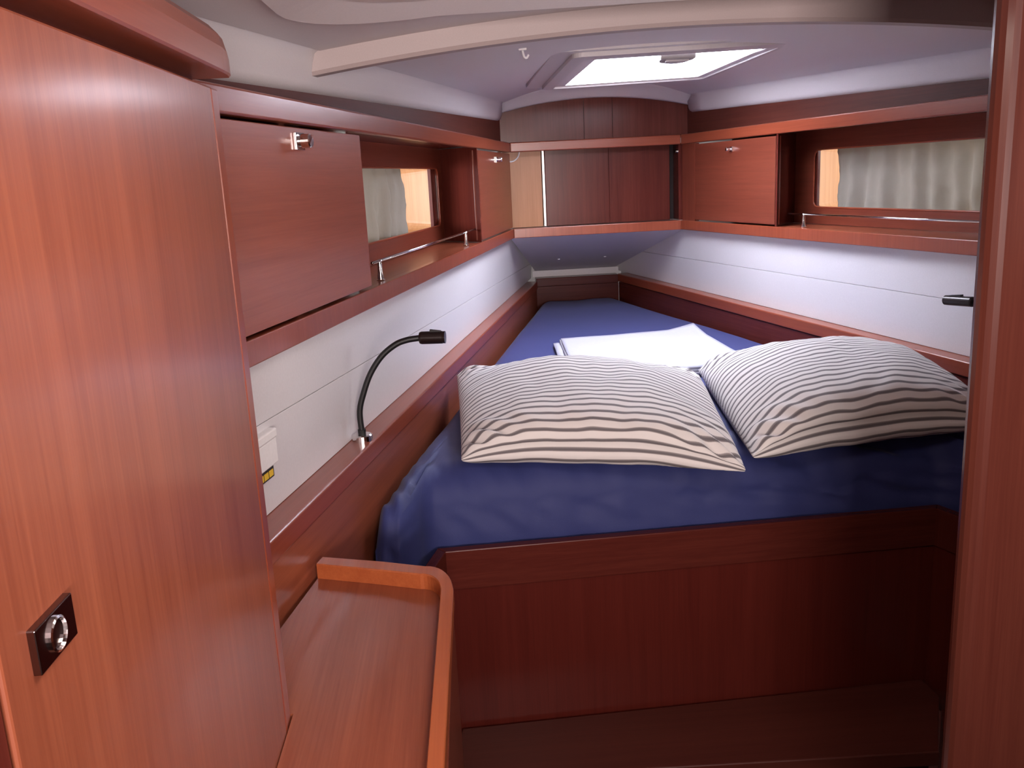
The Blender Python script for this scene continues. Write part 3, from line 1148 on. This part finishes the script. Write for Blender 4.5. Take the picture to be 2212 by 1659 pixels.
def reading_lamp(base, neck, head0, head1, label, zb0):
    t = thing('reading_lamp', base, I4, label, 'lamp')
    B = Vector(base)
    bm = BM()
    add_tube(bm, [B+Vector((0, 0, .0002)), B+Vector((0, 0, .009)), B+Vector((0, 0, .0105))], [.0155, .0155, .0135], 24)
    part('base', bm, CHROME, t, smooth=False)
    part('collar', tube([B+Vector((0, 0, .010)), B+Vector((0, 0, .018))], .0062, 14), BLACK, t)
    part('neck', tube(spline([B+Vector((0, 0, .0106))] + neck + [head0], 8), .0046, 12), BLACK, t, smooth=True)
    H0, H1 = Vector(head0), Vector(head1)
    d = (H1-H0).normalized()
    L = (H1-H0).length
    bm = BM()
    add_tube(bm, [H0-d*.001, H0, H0+d*.003, H0+d*(L-.004), H0+d*(L-.0038), H0+d*L, H0+d*L, H0+d*(L-.006)],
             [.0055, .0085, .0096, .0096, .0090, .0094, .0080, .0076], 24)
    hd_ = part('head', bm, BRONZE, t, smooth=False)
    upv = Vector((0, 0, 1))
    sd = d.cross(upv).normalized()
    nrm = sd.cross(d)
    bm = BM()
    c0 = H0 + d*L*.42 + nrm*.0088
    p = []
    for zz_ in (0, 1):
        for a, c in ((0, -1), (L*.42, -1), (L*.42, 1), (0, 1)):
            hgt = (.0035 if a == 0 else .0012) if zz_ else 0
            p.append(c0 + d*a + sd*c*.0035 + nrm*hgt)
    add_hex(bm, p)
    part('switch', bm, BLACK, hd_)
    part('lens', tube([H0+d*(L-.0065), H0+d*(L-.005)], .0074, 18), plain('lens_glass', (.10, .09, .10), .1), hd_)
    return t


reading_lamp((-.6065, 1.326, Z_LEDGE), [(-.607, 1.326, 1.164), (-.599, 1.326, 1.192), (-.586, 1.326, 1.222), (-.567, 1.326, 1.248), (-.545, 1.326, 1.2645), (-.527, 1.326, 1.2705)],
             (-.508, 1.326, 1.2725), (-.4695, 1.320, 1.2725), 'black bendy reading lamp on a chrome base on the left ledge', Z_LEDGE)
reading_lamp((.590, 1.40, 1.1105), [(.592, 1.40, 1.15), (.590, 1.41, 1.19), (.575, 1.44, 1.225), (.545, 1.50, 1.240), (.520, 1.55, 1.2385)],
             (.505, 1.583, 1.2355), (.4880, 1.648, 1.2315), 'dark reading lamp head poking out by the right bulkhead', 1.1105)

# ------------------------------------------------------------------ switch box and label on the left lining


def wv(z):
    return .020 + (1.318-z)*.085


sb = thing('switch_box', (-wv(1.19), U(1.0), 1.183), FR[-1], 'small white plastic box on the left wall beside the wardrobe edge', 'switch box')
v1 = wv(1.195)
part('body', box(-(v1+.004), -(v1-.010), U(.955), U(1.031), 1.1825, 1.214, .002), BOXW, sb, FR[-1])
part('lid', box(-(v1+.004), -(v1-.0125), U(.953), U(1.029), 1.2145, 1.2260, .002), BOXW, sb, FR[-1])
lb = thing('warning_label', (-wv(1.172), U(1.0), 1.1635), FR[-1], 'small black and yellow label on the left wall under the white box', 'label')
v1 = wv(1.172)
part('backing', box(-(v1+.003), -(v1-.0025), U(.975), U(1.034), 1.1635, 1.1815), BLK, lb, FR[-1])
for k in range(4):
    part('yellow_bar', box(-(v1-.0024), -(v1-.0029), U(.980+.0135*k), U(.991+.0135*k), 1.1655, 1.1735), YELLOW, lb, FR[-1])
